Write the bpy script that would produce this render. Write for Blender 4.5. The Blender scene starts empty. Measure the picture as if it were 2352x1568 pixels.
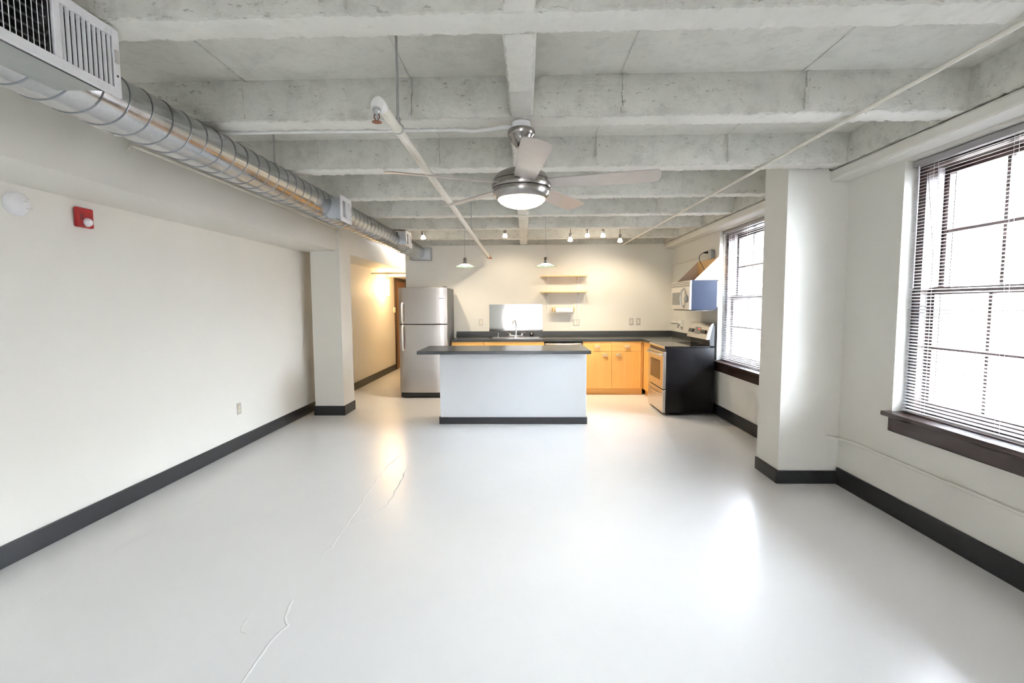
import bpy, bmesh, math, random
from mathutils import Vector, Matrix, noise
random.seed(7)
S = bpy.context.scene
COL = S.collection

# ------------------------------------------------------------------ camera
F_PX, YAW, PITCH, ROLL, EYE = 1122.1, math.radians(1.532), math.radians(4.331), math.radians(0.333), 1.47
cam = bpy.data.cameras.new('camera'); cam.sensor_width = 36.0; cam.lens = F_PX * 36 / 2352; cam.clip_start = 0.02
cam_o = bpy.data.objects.new('camera', cam); COL.objects.link(cam_o)
fh = Vector((-math.sin(YAW), math.cos(YAW), 0)); rt = Vector((math.cos(YAW), math.sin(YAW), 0)); zz = Vector((0, 0, 1))
fw = fh * math.cos(PITCH) - zz * math.sin(PITCH); up = zz * math.cos(PITCH) + fh * math.sin(PITCH)
r2 = rt * math.cos(ROLL) - up * math.sin(ROLL); u2 = up * math.cos(ROLL) + rt * math.sin(ROLL)
cam_o.matrix_world = Matrix(((r2.x, u2.x, -fw.x, 0), (r2.y, u2.y, -fw.y, 0), (r2.z, u2.z, -fw.z, EYE), (0, 0, 0, 1)))
S.camera = cam_o
# ------------------------------------------------------------------ world (bright overcast sky), exposure
world = bpy.data.worlds.new('overcast_sky'); S.world = world; world.use_nodes = True
bg = world.node_tree.nodes['Background']; bg.inputs[0].default_value = (0.855, 0.892, 1.0, 1); bg.inputs[1].default_value = 80.0
S.view_settings.view_transform = 'Standard'; S.view_settings.look = 'None'; S.view_settings.gamma = 1.0
S.view_settings.use_curve_mapping = False; S.view_settings.exposure = 0.13
S.cycles.use_denoising = True; S.cycles.use_light_tree = False; S.cycles.max_bounces = 7; S.cycles.diffuse_bounces = 5; S.cycles.glossy_bounces = 3; S.cycles.transmission_bounces = 4
S.cycles.use_adaptive_sampling = True; S.cycles.adaptive_threshold = 0.08; S.cycles.adaptive_min_samples = 16
S.cycles.transparent_max_bounces = 16; S.cycles.sample_clamp_indirect = 24.0
def portal(name, loc, rot, sx, sy):                                  # sampling helpers in the window openings (give off no light)
    l = bpy.data.lights.new(name, 'AREA'); l.shape = 'RECTANGLE'; l.size = sx; l.size_y = sy; l.cycles.is_portal = True
    o = bpy.data.objects.new(name, l); COL.objects.link(o); o.location = loc; o.rotation_euler = rot
WARM = (1.0, 0.83, 0.60); WARM2 = (1.0, 0.64, 0.32)

# ------------------------------------------------------------------ measured room
XL, XR, YF, YN = -2.964, 2.535, 8.507, -5.5
ZR, ZS = 2.498, 2.715                       # underside of joists / slab
BX, BZ = -2.46, 2.183                       # long beam along the left wall
KX = -2.071                                 # left end of the kitchen wall
JOIST = [2.783 + 0.982 * k for k in range(-8, 7)]
BKX, BKZ = 2.385, 2.41                      # lintel over the windows
WINS = [(2.04, 3.40), (5.145, 6.505)]
ZSILL, ZHEAD = 0.70, 2.40

# ------------------------------------------------------------------ materials
MATS = {}
def nt(name):
    m = bpy.data.materials.new(name); m.use_nodes = True
    t = m.node_tree; b = t.nodes['Principled BSDF']; MATS[name] = m
    return m, t, b
def tc(t, scale=(1, 1, 1)):
    c = t.nodes.new('ShaderNodeTexCoord'); mp = t.nodes.new('ShaderNodeMapping'); mp.inputs['Scale'].default_value = scale
    g = t.nodes.new('ShaderNodeNewGeometry'); t.links.new(g.outputs['Position'], mp.inputs['Vector']); return mp.outputs['Vector']
def tex_noise(t, vec, scale, detail=4, rough=0.55):
    n = t.nodes.new('ShaderNodeTexNoise'); n.inputs['Scale'].default_value = scale; n.inputs['Detail'].default_value = detail
    n.inputs['Roughness'].default_value = rough; t.links.new(vec, n.inputs['Vector']); return n.outputs['Fac']
def ramp(t, fac, stops):
    r = t.nodes.new('ShaderNodeValToRGB'); e = r.color_ramp.elements
    while len(e) < len(stops): e.new(0.5)
    for k, (p, c) in enumerate(stops): e[k].position = p; e[k].color = (*c, 1) if len(c) == 3 else c
    t.links.new(fac, r.inputs['Fac']); return r.outputs['Color']
def bump(t, b, h, strength, dist):
    n = t.nodes.new('ShaderNodeBump'); n.inputs['Strength'].default_value = strength; n.inputs['Distance'].default_value = dist
    t.links.new(h, n.inputs['Height']); t.links.new(n.outputs['Normal'], b.inputs['Normal'])
def mult(t, a, b_, fac=1.0):
    x = t.nodes.new('ShaderNodeMix'); x.data_type = 'RGBA'; x.blend_type = 'MULTIPLY'; x.inputs['Factor'].default_value = fac
    t.links.new(a, x.inputs['A']); t.links.new(b_, x.inputs['B']); return x.outputs['Result']
def plain(name, col, rough=0.5, metal=0.0, var=0.05, scale=14, bmp=0.0, coat=0.0, spec=None):
    m, t, b = nt(name); v = tc(t)
    n = tex_noise(t, v, scale, 3)
    lo = tuple(c * (1 - var) for c in col); hi = tuple(min(1, c * (1 + var)) for c in col)
    t.links.new(ramp(t, n, [(0.3, lo), (0.7, hi)]), b.inputs['Base Color'])
    b.inputs['Roughness'].default_value = rough; b.inputs['Metallic'].default_value = metal
    if coat: b.inputs['Coat Weight'].default_value = coat; b.inputs['Coat Roughness'].default_value = 0.12
    if spec is not None: b.inputs['Specular IOR Level'].default_value = spec
    if bmp: bump(t, b, n, bmp, 0.002)
    return m
def emit(name, col, strength):
    m, t, b = nt(name); b.inputs['Base Color'].default_value = (*col, 1)
    b.inputs['Emission Color'].default_value = (*col, 1); b.inputs['Emission Strength'].default_value = strength
    return m
def glass(name, col=(0.95, 0.98, 0.98), rough=0.02, clear=0.9):
    m, t, b = nt(name); out = t.nodes['Material Output']
    tr = t.nodes.new('ShaderNodeBsdfTransparent'); tr.inputs[0].default_value = (*col, 1)
    gl = t.nodes.new('ShaderNodeBsdfGlossy'); gl.inputs['Roughness'].default_value = rough
    mx = t.nodes.new('ShaderNodeMixShader'); lw = t.nodes.new('ShaderNodeLayerWeight'); lw.inputs['Blend'].default_value = 0.5
    pw = t.nodes.new('ShaderNodeMath'); pw.operation = 'POWER'; pw.inputs[1].default_value = 5.0; t.links.new(lw.outputs['Facing'], pw.inputs[0])
    ad = t.nodes.new('ShaderNodeMath'); ad.operation = 'MULTIPLY_ADD'; ad.inputs[1].default_value = 0.8; ad.inputs[2].default_value = 0.03; t.links.new(pw.outputs[0], ad.inputs[0])
    t.links.new(ad.outputs[0], mx.inputs[0]); t.links.new(tr.outputs[0], mx.inputs[1]); t.links.new(gl.outputs[0], mx.inputs[2])
    t.links.new(mx.outputs[0], out.inputs['Surface']); return m
def wood(name, c1, c2, axis='z', rough=0.35, coat=0.3, grain=1.0):
    m, t, b = nt(name)
    sc = {'x': (1.2, 22, 22), 'y': (22, 1.2, 22), 'z': (22, 22, 1.2)}[axis]
    v = tc(t, tuple(s * grain for s in sc)); n = tex_noise(t, v, 1.0, 6, 0.6)
    t.links.new(ramp(t, n, [(0.25, c1), (0.75, c2)]), b.inputs['Base Color'])
    b.inputs['Roughness'].default_value = rough; b.inputs['Coat Weight'].default_value = coat; bump(t, b, n, 0.06, 0.001); return m
def wall_paint(name, col):
    m, t, b = nt(name); v = tc(t)
    n = tex_noise(t, v, 1.3, 3); n2 = tex_noise(t, v, 160, 2)
    t.links.new(ramp(t, n, [(0.3, tuple(c * 0.975 for c in col)), (0.7, col)]), b.inputs['Base Color'])
    b.inputs['Roughness'].default_value = 0.55; b.inputs['Specular IOR Level'].default_value = 0.3; bump(t, b, n2, 0.06, 0.0015); return m
def concrete(name, col, pits=1.0, grey=1.0):
    m, t, b = nt(name); v = tc(t, (1, 1, 1)); vs = tc(t, (0.55, 1, 1.3))
    n1 = tex_noise(t, v, 2.2, 6, 0.6); n2 = tex_noise(t, vs, 38, 4, 0.65); n3 = tex_noise(t, v, 9, 5, 0.7)
    base = ramp(t, n1, [(0.32, tuple(c * (1 - 0.13 * grey) for c in col)), (0.62, col)])
    blot = ramp(t, n3, [(0.36, (0.80, 0.80, 0.80)), (0.52, (1, 1, 1))])
    pit = ramp(t, n2, [(0.30, (0.38, 0.38, 0.36)), (0.385, (1, 1, 1))])
    c = mult(t, mult(t, base, blot, 0.7 * grey), pit, 0.62 * pits)
    t.links.new(c, b.inputs['Base Color']); b.inputs['Roughness'].default_value = 0.75
    b.inputs['Specular IOR Level'].default_value = 0.25
    a = t.nodes.new('ShaderNodeMath'); a.operation = 'ADD'; t.links.new(n2, a.inputs[0]); t.links.new(n3, a.inputs[1])
    bump(t, b, a.outputs[0], 0.45 * pits, 0.012); return m
def floor_paint(name):
    m, t, b = nt(name); v = tc(t)
    n = tex_noise(t, v, 0.9, 4)
    t.links.new(ramp(t, n, [(0.3, (0.74, 0.73, 0.715)), (0.7, (0.79, 0.78, 0.765))]), b.inputs['Base Color'])
    b.inputs['Roughness'].default_value = 0.29
    b.inputs['Coat Weight'].default_value = 0.25; b.inputs['Coat Roughness'].default_value = 0.18; return m
def galv(name, col, rough=0.24):
    m, t, b = nt(name); v = tc(t)
    vo = t.nodes.new('ShaderNodeTexVoronoi'); vo.inputs['Scale'].default_value = 60; t.links.new(v, vo.inputs['Vector'])
    n = tex_noise(t, v, 6, 4)
    c = mult(t, ramp(t, vo.outputs['Distance'], [(0.0, tuple(x * 0.92 for x in col)), (0.7, col)]), ramp(t, n, [(0.3, (0.9,) * 3), (0.7, (1,) * 3)]))
    t.links.new(c, b.inputs['Base Color']); b.inputs['Metallic'].default_value = 1.0
    t.links.new(ramp(t, n, [(0.3, (rough - 0.05,) * 3), (0.7, (rough + 0.08,) * 3)]), b.inputs['Roughness']); return m
def brushed(name, col, rough=0.3, axis='x'):
    m, t, b = nt(name); sc = {'x': (3, 260, 260), 'z': (260, 260, 3), 'y': (260, 3, 260)}[axis]
    n = tex_noise(t, tc(t, sc), 1.0, 3)
    t.links.new(ramp(t, n, [(0.3, tuple(c * 0.93 for c in col)), (0.7, col)]), b.inputs['Base Color'])
    b.inputs['Metallic'].default_value = 1.0; b.inputs['Roughness'].default_value = rough; bump(t, b, n, 0.05, 0.0005); return m

wall_paint('paint', (0.775, 0.757, 0.70)); wall_paint('paint_hall', (0.78, 0.74, 0.66)); wall_paint('paint_white', (0.80, 0.825, 0.85))  # the island's white has a bluish daylight tint put into its colour
concrete('concrete', (0.70, 0.69, 0.63)); concrete('concrete_smooth', (0.76, 0.745, 0.69), 0.25, 0.35); concrete('slab', (0.70, 0.685, 0.62), 0.4, 0.7)
floor_paint('floor_paint')
plain('base_black', (0.030, 0.031, 0.034), 0.38, spec=0.4)
galv('galvanised', (0.56, 0.57, 0.575), 0.2); galv('seam_steel', (0.34, 0.36, 0.37), 0.35); galv('galv_dark', (0.50, 0.53, 0.56), 0.4)
plain('takeoff_grey', (0.36, 0.38, 0.37), 0.35, 0.5); plain('white_metal', (0.80, 0.80, 0.82), 0.4); plain('pipe_cream', (0.76, 0.73, 0.65), 0.45); plain('white_paint', (0.82, 0.82, 0.80), 0.4)
plain('rod_steel', (0.45, 0.46, 0.46), 0.45, 0.9); plain('dark_metal', (0.03, 0.03, 0.035), 0.5)
brushed('stainless', (0.51, 0.47, 0.44), 0.27, 'x'); brushed('stainless_y', (0.68, 0.65, 0.61), 0.28, 'y'); brushed('splash_steel', (0.78, 0.76, 0.75), 0.055, 'z')
plain('nickel', (0.37, 0.345, 0.33), 0.24, 1.0); plain('chrome', (0.85, 0.86, 0.88), 0.08, 1.0, 0.01); plain('blade_mat', (0.50, 0.455, 0.42), 0.36, 0.35, 0.03)
plain('nickel_dark', (0.10, 0.09, 0.085), 0.4, 0.8)
plain('laminate', (0.060, 0.066, 0.070), 0.26, 0, 0.10, 120, spec=0.55)
wood('maple', (0.80, 0.42, 0.105), (0.88, 0.52, 0.155)); wood('maple_x', (0.80, 0.43, 0.11), (0.88, 0.53, 0.165), 'x'); plain('pull_reflect', (0.92, 0.70, 0.42), 0.33, 0.8, 0.02)  # cup pulls: orange reflected from the maple is put into the nickel colour
wood('maple_shelf', (0.80, 0.55, 0.28), (0.88, 0.66, 0.38), 'x'); wood('maple_lit', (0.78, 0.60, 0.48), (0.84, 0.68, 0.56), 'x')  # surround's side panels: their daylit paleness is put into the wood colour
wood('brown_trim', (0.026, 0.014, 0.011), (0.055, 0.028, 0.021), 'y', 0.36, 0.15); wood('door_wood', (0.34, 0.13, 0.03), (0.46, 0.20, 0.05), 'z')
wood('door_frame', (0.06, 0.03, 0.015), (0.09, 0.045, 0.022), 'z')
plain('range_black', (0.010, 0.010, 0.012), 0.24, spec=0.35); plain('cooktop', (0.01, 0.01, 0.011), 0.06, spec=0.6); plain('fridge_side', (0.11, 0.115, 0.12), 0.45)
plain('micro_side', (0.022, 0.032, 0.062), 0.40, spec=0.24); plain('dark_glass', (0.03, 0.025, 0.02), 0.08, spec=0.6); plain('micro_glass', (0.22, 0.22, 0.20), 0.12)
plain('plastic_black', (0.015, 0.015, 0.016), 0.35); plain('red_plastic', (0.34, 0.010, 0.012), 0.3); plain('strobe_lens', (0.80, 0.80, 0.86), 0.12, 0.4)
plain('ivory', (0.80, 0.73, 0.58), 0.4); plain('plate_steel', (0.62, 0.60, 0.57), 0.4, 0.6); plain('grey_box', (0.36, 0.37, 0.36), 0.5, 0.5)
plain('paper', (0.90, 0.90, 0.89), 0.8); plain('brass_red', (0.25, 0.08, 0.04), 0.4, 0.7); plain('slat_mat', (0.66, 0.66, 0.68), 0.30, 0.15)
plain('headrail', (0.34, 0.325, 0.325), 0.35); plain('jamb_track', (0.50, 0.46, 0.46), 0.4)
plain('text_dark', (0.05, 0.05, 0.05), 0.5); plain('amber', (0.45, 0.25, 0.08), 0.2)
emit('fan_glass', (1.0, 0.93, 0.82), 4.0); emit('bulb', (1.0, 0.86, 0.68), 25.0); emit('sconce_glass', (1.0, 0.72, 0.36), 22.0); emit('pendant_glow', (1.0, 0.97, 0.90), 6.0)
emit('red_led', (1.0, 0.03, 0.01), 4.0)
glass('window_glass'); glass('pendant_rim', (0.75, 0.95, 0.80))
m, t, b = nt('pendant_shade'); b.inputs['Base Color'].default_value = (0.92, 0.94, 0.90, 1); b.inputs['Roughness'].default_value = 0.2
b.inputs['Transmission Weight'].default_value = 0.35; b.inputs['Emission Color'].default_value = (1, 0.98, 0.92, 1); b.inputs['Emission Strength'].default_value = 0.9
def facade(name):
    m, t, b = nt(name); br = t.nodes.new('ShaderNodeTexBrick'); br.inputs['Scale'].default_value = 1.0
    g = t.nodes.new('ShaderNodeNewGeometry'); sp = t.nodes.new('ShaderNodeSeparateXYZ'); cb = t.nodes.new('ShaderNodeCombineXYZ')
    t.links.new(g.outputs['Position'], sp.inputs[0]); t.links.new(sp.outputs['Y'], cb.inputs['X']); t.links.new(sp.outputs['Z'], cb.inputs['Y'])
    t.links.new(cb.outputs[0], br.inputs['Vector']); br.inputs['Brick Width'].default_value = 0.4; br.inputs['Row Height'].default_value = 0.13; br.inputs['Mortar Size'].default_value = 0.012
    br.inputs['Color1'].default_value = (0.34, 0.27, 0.24, 1); br.inputs['Color2'].default_value = (0.30, 0.23, 0.20, 1); br.inputs['Mortar'].default_value = (0.42, 0.40, 0.38, 1)
    t.links.new(br.outputs['Color'], b.inputs['Base Color']); b.inputs['Roughness'].default_value = 0.9; return m
facade('facade'); plain('asphalt', (0.10, 0.10, 0.10), 0.9)

# ------------------------------------------------------------------ mesh helpers
class MB:
    def __init__(s): s.v = []; s.f = []; s.mi = []
    def add(s, vs, fs, mi=0):
        o = len(s.v); s.v += [tuple(p) for p in vs]; s.f += [tuple(i + o for i in f) for f in fs]; s.mi += [mi] * len(fs); return s
    def box(s, x0, x1, y0, y1, z0, z1, mi=0, M=None):
        vs = [Vector((x, y, z)) for z in (z0, z1) for y in (y0, y1) for x in (x0, x1)]
        if M is not None: vs = [M @ p for p in vs]
        return s.add(vs, [(0, 2, 3, 1), (4, 5, 7, 6), (0, 1, 5, 4), (2, 6, 7, 3), (0, 4, 6, 2), (1, 3, 7, 5)], mi)
    def tube(s, pts, r, n=12, caps=True, mi=0):
        pts = [Vector(p) for p in pts]; rs = r if isinstance(r, (list, tuple)) else [r] * len(pts); rings = []; prev = None
        for k, p in enumerate(pts):
            d = (pts[min(k + 1, len(pts) - 1)] - pts[max(k - 1, 0)]).normalized()
            if prev is None: a = d.orthogonal().normalized()
            else: a = (prev - d * prev.dot(d)).normalized()
            prev = a; b = d.cross(a); rings.append([p + (a * math.cos(2 * math.pi * i / n) + b * math.sin(2 * math.pi * i / n)) * rs[k] for i in range(n)])
        vs = [q for r_ in rings for q in r_]; fs = []
        for k in range(len(pts) - 1):
            for i in range(n):
                j = (i + 1) % n; fs.append((k * n + i, k * n + j, (k + 1) * n + j, (k + 1) * n + i))
        if caps: fs.append(tuple(range(n - 1, -1, -1))); fs.append(tuple((len(pts) - 1) * n + i for i in range(n)))
        return s.add(vs, fs, mi)
    def cyl(s, a, b, r, n=16, mi=0): return s.tube([a, b], r, n, True, mi)
    def lathe(s, prof, c, n=32, M=None, mi=0):
        vs = []; fs = []; m = len(prof)
        for (r, z) in prof:
            for i in range(n):
                a = 2 * math.pi * i / n; p = Vector((r * math.cos(a), r * math.sin(a), z))
                if M is not None: p = M @ p
                vs.append(p + Vector(c))
        for k in range(m - 1):
            for i in range(n):
                j = (i + 1) % n; fs.append((k * n + i, (k + 1) * n + i, (k + 1) * n + j, k * n + j))
        ring = prof[0] == prof[-1]
        if prof[0][0] > 1e-6 and not ring: fs.append(tuple(range(n)))
        if prof[-1][0] > 1e-6 and not ring: fs.append(tuple((m - 1) * n + i for i in range(n - 1, -1, -1)))
        return s.add(vs, fs, mi)
    def prism(s, poly, f0, f1, mi=0):                 # poly points -> f0(p), f1(p) 3D
        n = len(poly); vs = [f0(p) for p in poly] + [f1(p) for p in poly]
        fs = [tuple(range(n - 1, -1, -1)), tuple(range(n, 2 * n))] + [(i, (i + 1) % n, n + (i + 1) % n, n + i) for i in range(n)]
        return s.add(vs, fs, mi)
    def mesh(s, name, mats, bevel=0.0, seg=2, smooth=False):
        me = bpy.data.meshes.new(name); me.from_pydata(s.v, [], s.f)
        for m in (mats if isinstance(mats, (list, tuple)) else [mats]): me.materials.append(MATS[m])
        for p, i in zip(me.polygons, s.mi): p.material_index = i
        bm = bmesh.new(); bm.from_mesh(me); bmesh.ops.remove_doubles(bm, verts=bm.verts, dist=1e-6); bmesh.ops.recalc_face_normals(bm, faces=bm.faces)
        if bevel: bmesh.ops.bevel(bm, geom=[e for e in bm.edges if len(e.link_faces) == 2 and e.calc_face_angle(0) > 0.5], offset=bevel, segments=seg, profile=0.5, affect='EDGES', clamp_overlap=True)
        bm.to_mesh(me); bm.free()
        if smooth:
            for p in me.polygons: p.use_smooth = True
            me.set_sharp_from_angle(angle=math.radians(38))
        return me
def link(name, me, parent=None, loc=None):
    o = bpy.data.objects.new(name, me); COL.objects.link(o)
    if parent is not None:
        o.parent = parent
        base = parent.location if parent.parent is None else Vector((0, 0, 0))
        o.location = (Vector(loc) if loc is not None else Vector((0, 0, 0))) - (base if parent.parent is None else (parent.parent.location * 0))
        if parent.parent is not None: o.location = Vector(loc) if loc is not None else Vector((0, 0, 0))
    elif loc is not None: o.location = loc
    return o
def tag(o, label, cat, group=None, kind=None):
    o['label'] = label; o['category'] = cat
    if group: o['group'] = group
    if kind: o['kind'] = kind
    return o
def thing(name, label, cat, loc=(0, 0, 0), group=None, kind=None):
    o = bpy.data.objects.new(name, None); o.empty_display_size = 0.05; COL.objects.link(o); o.location = loc
    return tag(o, label, cat, group, kind)
def part(name, mb, mat, parent, bevel=0.0, smooth=False, label=None):   # mb in world coordinates
    o = link(name, mb.mesh(name, mat, bevel, smooth=smooth), parent)
    if label: o['label'] = label
    return o
def solo(name, mb, mat, label, cat, group=None, kind=None, bevel=0.0, smooth=False):
    return tag(link(name, mb.mesh(name, mat, bevel, smooth=smooth)), label, cat, group, kind)
def struct(name, mb, mat, label, cat, bevel=0.0, smooth=False): return solo(name, mb, mat, label, cat, None, 'structure', bevel, smooth)
def lamp(name, kind, loc, energy, col, parent=None, radius=0.03, aim=None, size=80, blend=0.5):
    l = bpy.data.lights.new(name, kind); l.energy = energy; l.color = col; l.shadow_soft_size = radius
    if kind == 'SPOT': l.spot_size = math.radians(size); l.spot_blend = blend
    o = bpy.data.objects.new(name, l); COL.objects.link(o)
    if parent is not None: o.parent = parent; o.location = Vector(loc) - parent.location
    else: o.location = loc
    if aim is not None: o.rotation_euler = (Vector(aim) - Vector(loc)).to_track_quat('-Z', 'Y').to_euler()
    return o
def arc(c, r, a0, a1, u, v, n=8):
    c = Vector(c); u = Vector(u); v = Vector(v)
    return [c + (u * math.cos(a0 + (a1 - a0) * k / n) + v * math.sin(a0 + (a1 - a0) * k / n)) * r for k in range(n + 1)]

# ================================================================== SETTING
floor = struct('floor', MB().box(XL - .1, 2.9, YN - .1, 13.1, -0.2, 0), 'floor_paint', 'glossy pale grey painted concrete floor', 'floor')
def crack(pts, wd, hgt):
    P = []
    for (xa, ya), (xb, yb) in zip(pts[:-1], pts[1:]):
        n = max(2, int(math.hypot(xb - xa, yb - ya) / .03))
        for k in range(n): P.append((xa + (xb - xa) * k / n + .012 * noise.noise(Vector((xa + k * .31, ya, 1))), ya + (yb - ya) * k / n + .012 * noise.noise(Vector((xb, yb + k * .27, 5)))))
    mb = MB(); vs = []; fs = []
    for k, (x, y) in enumerate(P):
        q = P[min(k + 1, len(P) - 1)]; o = P[max(k - 1, 0)]; dx, dy = q[0] - o[0], q[1] - o[1]; L = math.hypot(dx, dy) or 1
        w_ = wd * (.6 + .8 * abs(noise.noise(Vector((x * 9, y * 9, 2))))) * (.15 if k in (0, len(P) - 1) else 1); nx, ny = -dy / L * w_, dx / L * w_
        hg = hgt * .7; nx *= .8; ny *= .8
        vs += [(x - nx, y - ny, .00005), (x, y, hg), (x + nx * 1.6, y + ny * 1.6, .00005)]
        if k: b0 = 3 * (k - 1); fs += [(b0, b0 + 1, b0 + 4, b0 + 3), (b0 + 1, b0 + 2, b0 + 5, b0 + 4)]
    mb.add(vs, fs); part('floor_crack', mb, 'floor_paint', floor)
crack([(-1.22, 4.75), (-1.265, 4.35), (-1.25, 3.8), (-1.215, 3.4), (-1.20, 3.09)], .006, .0022)
crack([(-1.07, 4.29), (-1.04, 3.9), (-1.02, 3.5), (-1.06, 3.28), (-1.20, 3.10), (-1.19, 2.85), (-1.22, 2.7)], .009, .0025)
crack([(-1.07, 4.29), (-.6, 4.33), (0.0, 4.34), (.487, 4.364)], .006, .0012)
crack([(-1.17, 2.32), (-1.15, 2.2), (-1.10, 2.12), (-1.12, 2.05), (-1.12, 1.85), (-1.10, 1.72)], .010, .0025)
crack([(-1.32, 2.22), (-1.30, 2.08), (-1.22, 2.05)], .008, .002)
crack([(-2.55, 4.1), (-2.45, 3.2), (-2.5, 2.5), (-2.42, 1.9)], .008, .0012)
struct('wall_left', MB().box(XL - .15, XL, YN - .1, 13.1, 0, ZS + .1), 'paint', 'long blank cream wall below the duct and beam', 'wall')
struct('beam', MB().box(XL, BX, YN, 6.411, BZ, ZS).box(XL, BX, 6.411, 6.808, BZ, ZS).box(XL, BX, 6.808, 13.0, BZ, ZS), 'paint',
       'deep smooth cream beam running along the blank wall behind the duct', 'beam')
struct('column', MB().box(-2.818, -2.43, 6.411, 6.808, 0, BZ - .001).box(BX, -2.43, 6.411, 6.808, BZ - .001, ZS), 'paint',
       'cream square column under the long beam beside the hall opening', 'column')
struct('column', MB().box(2.063, XR, 3.959, 4.328, 0, ZR - .004).box(2.063, BKX - .012, 3.959, 4.328, ZR - .004, ZS), 'paint',
       'cream square column standing between the two windows', 'column')
w = MB()
ys = sorted([(a, b_) for a, b_ in WINS]); y = YN - .1
for a, b_ in ys:
    w.box(XR, 2.9, y, a, 0, ZS + .1); w.box(XR, 2.9, a, b_, 0, ZSILL); w.box(XR, 2.9, a, b_, ZHEAD, ZS + .1); y = b_
w.box(XR, 2.9, y, YF + .15, 0, ZS + .1)
struct('wall_right', w, 'paint', 'cream wall with the tall sash windows', 'wall')
struct('beam', MB().box(BKX, XR, YN, 3.975, BKZ, ZR - .002).box(BKX, XR, 4.312, YF, BKZ, ZR - .002), 'paint', 'smooth cream lintel beam running above the windows', 'beam', 0.018)
struct('wall_far', MB().box(KX, XR, YF, YF + .15, 0, ZR - .008), 'paint', 'cream kitchen wall behind the sink counter', 'wall')
struct('wall_hall', MB().box(KX, KX + .12, YF + .151, 13, 0, ZR - .008), 'paint_hall', 'hall wall hidden behind the kitchen wall', 'wall')
struct('wall_hall_end', MB().box(XL, KX + .12, 13.0, 13.12, 0, ZS + .1), 'paint_hall', 'end wall of the narrow hall', 'wall')
struct('ceiling_hall', MB().box(XL, KX, 10.62, 12.99, 2.09, 2.17), 'paint_white', 'lowered white ceiling at the end of the hall', 'ceiling')
# wall behind the photographer with a triple window
BW = (-0.84, 0.79)
struct('wall_near', MB().box(XL, BW[0], YN - .3, YN, 0, ZS + .1).box(BW[1], XR, YN - .3, YN, 0, ZS + .1).box(BW[0], BW[1], YN - .3, YN, 0, 0.4).box(BW[0], BW[1], YN - .3, YN, 2.2, ZS + .1),
       'paint', 'cream wall with a wide window opposite the kitchen', 'wall')

# ------------------------------------------------------------------ ceiling: slab, joists, bridging beam
ceiling = struct('ceiling', MB().box(XL - .1, 2.9, YN - .1, 13.1, ZS, ZS + .15), 'slab', 'painted concrete slab ceiling with deep joists', 'ceiling')
def ragged(pts, x0, x1, step, amp, seed, axis='x'):
    """extrude an open (a, z) profile along x (or y) with uneven cast-concrete surface; pts: (a, z, is_bottom)"""
    mb = MB(); n = max(2, int((x1 - x0) / step)); m = len(pts)
    vs = []
    for k in range(n + 1):
        x = x0 + (x1 - x0) * k / n
        for (a, z, e) in pts:
            p = Vector((x, a, z)) if axis == 'x' else Vector((a, x, z))
            q = p * 5.0 + Vector((seed, seed * 2.1, 0)); d1 = noise.noise(q); d2 = noise.noise(q * 5.3); d3 = noise.noise(q * 14)
            da = amp * (0.5 * d1 + 0.5 * d2) * (0.35 if not e else 1.0); dz = (amp * (0.8 * d2 + 0.8 * d3) if e else amp * 0.15 * d2)
            if z > ZS - .005: da = dz = 0
            vs.append((x, a + da, z + dz) if axis == 'x' else (a + da, x, z + dz))
    fs = []; mi = []
    for k in range(n):
        for j in range(m - 1):
            fs.append((k * m + j, k * m + j + 1, (k + 1) * m + j + 1, (k + 1) * m + j)); mi.append(1 if abs(pts[j][1] - pts[j + 1][1]) < .004 else 0)
    fs.append(tuple(range(m))); mi.append(0); fs.append(tuple(n * m + j for j in range(m - 1, -1, -1))); mi.append(0)
    mb.v = vs; mb.f = fs; mb.mi = mi; return mb
def prof(y0, y1, zb=ZR):
    P = []
    for k in range(6): P.append((y0 - .012 * (1 - k / 5), ZS - (ZS - zb) * k / 5 + 0.0, k == 5))
    P[-1] = (y0, zb + .006, True); P.append((y0 + .010, zb, True)); P.append(((y0 + y1) / 2, zb, False)); P.append((y1 - .010, zb, True)); P.append((y1, zb + .006, True))
    for k in range(1, 6): P.append((y1 + .012 * k / 5, zb + (ZS - zb) * k / 5, False))
    P[-1] = (P[-1][0], ZS, False); return P
seam_x = [1.505, 0.53, -0.63, -1.55]
for k, y0 in enumerate(JOIST):
    if y0 < YN or y0 > 8.5: continue
    j = part('joist', ragged(prof(y0, y0 + .15), BX, BKX, 0.016 if y0 < 5 else 0.03, 0.011, k * 3.7), ['concrete', 'concrete_smooth'], ceiling, smooth=True)
    if 0 < y0 < 8:
        for sx in seam_x:
            x = sx + random.uniform(-.02, .02); sm = MB()
            P = [(x + random.uniform(-.004, .004), ZS - .005 - (ZS - ZR - .02) * q / 7) for q in range(8)]
            for (xa, za), (xb, zb_) in zip(P[:-1], P[1:]):
                wd = random.uniform(.004, .011); dp = random.uniform(.003, .008)
                sm.box(min(xa, xb) - wd, max(xa, xb) + wd, y0 - .02 - dp, y0 - .004, zb_, za)
            part('form_seam', sm, 'concrete', j)
for sx in seam_x:
    sm = MB(); sm.box(sx - .005, sx + .005, 0.2, 8.4, ZS - .006, ZS + .01); part('form_seam', sm, 'concrete', ceiling)
# longitudinal bridging beam through the joists
for a, b_ in zip(JOIST[:-1], JOIST[1:]):
    if a < YN: continue
    P = [(-0.092, ZS, False), (-0.085, 2.6, False), (-0.078, ZR + .010, True), (-0.070, ZR + .002, True), (-.01, ZR + .001, False), (0.036, ZR + .002, True), (0.044, ZR + .010, True), (0.052, 2.6, False), (0.058, ZS, False)]
    part('bridging_beam', ragged(P, a + .15, b_, 0.014, 0.011, a * 1.3, 'y'), ['concrete', 'concrete_smooth'], ceiling, smooth=True)
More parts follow.
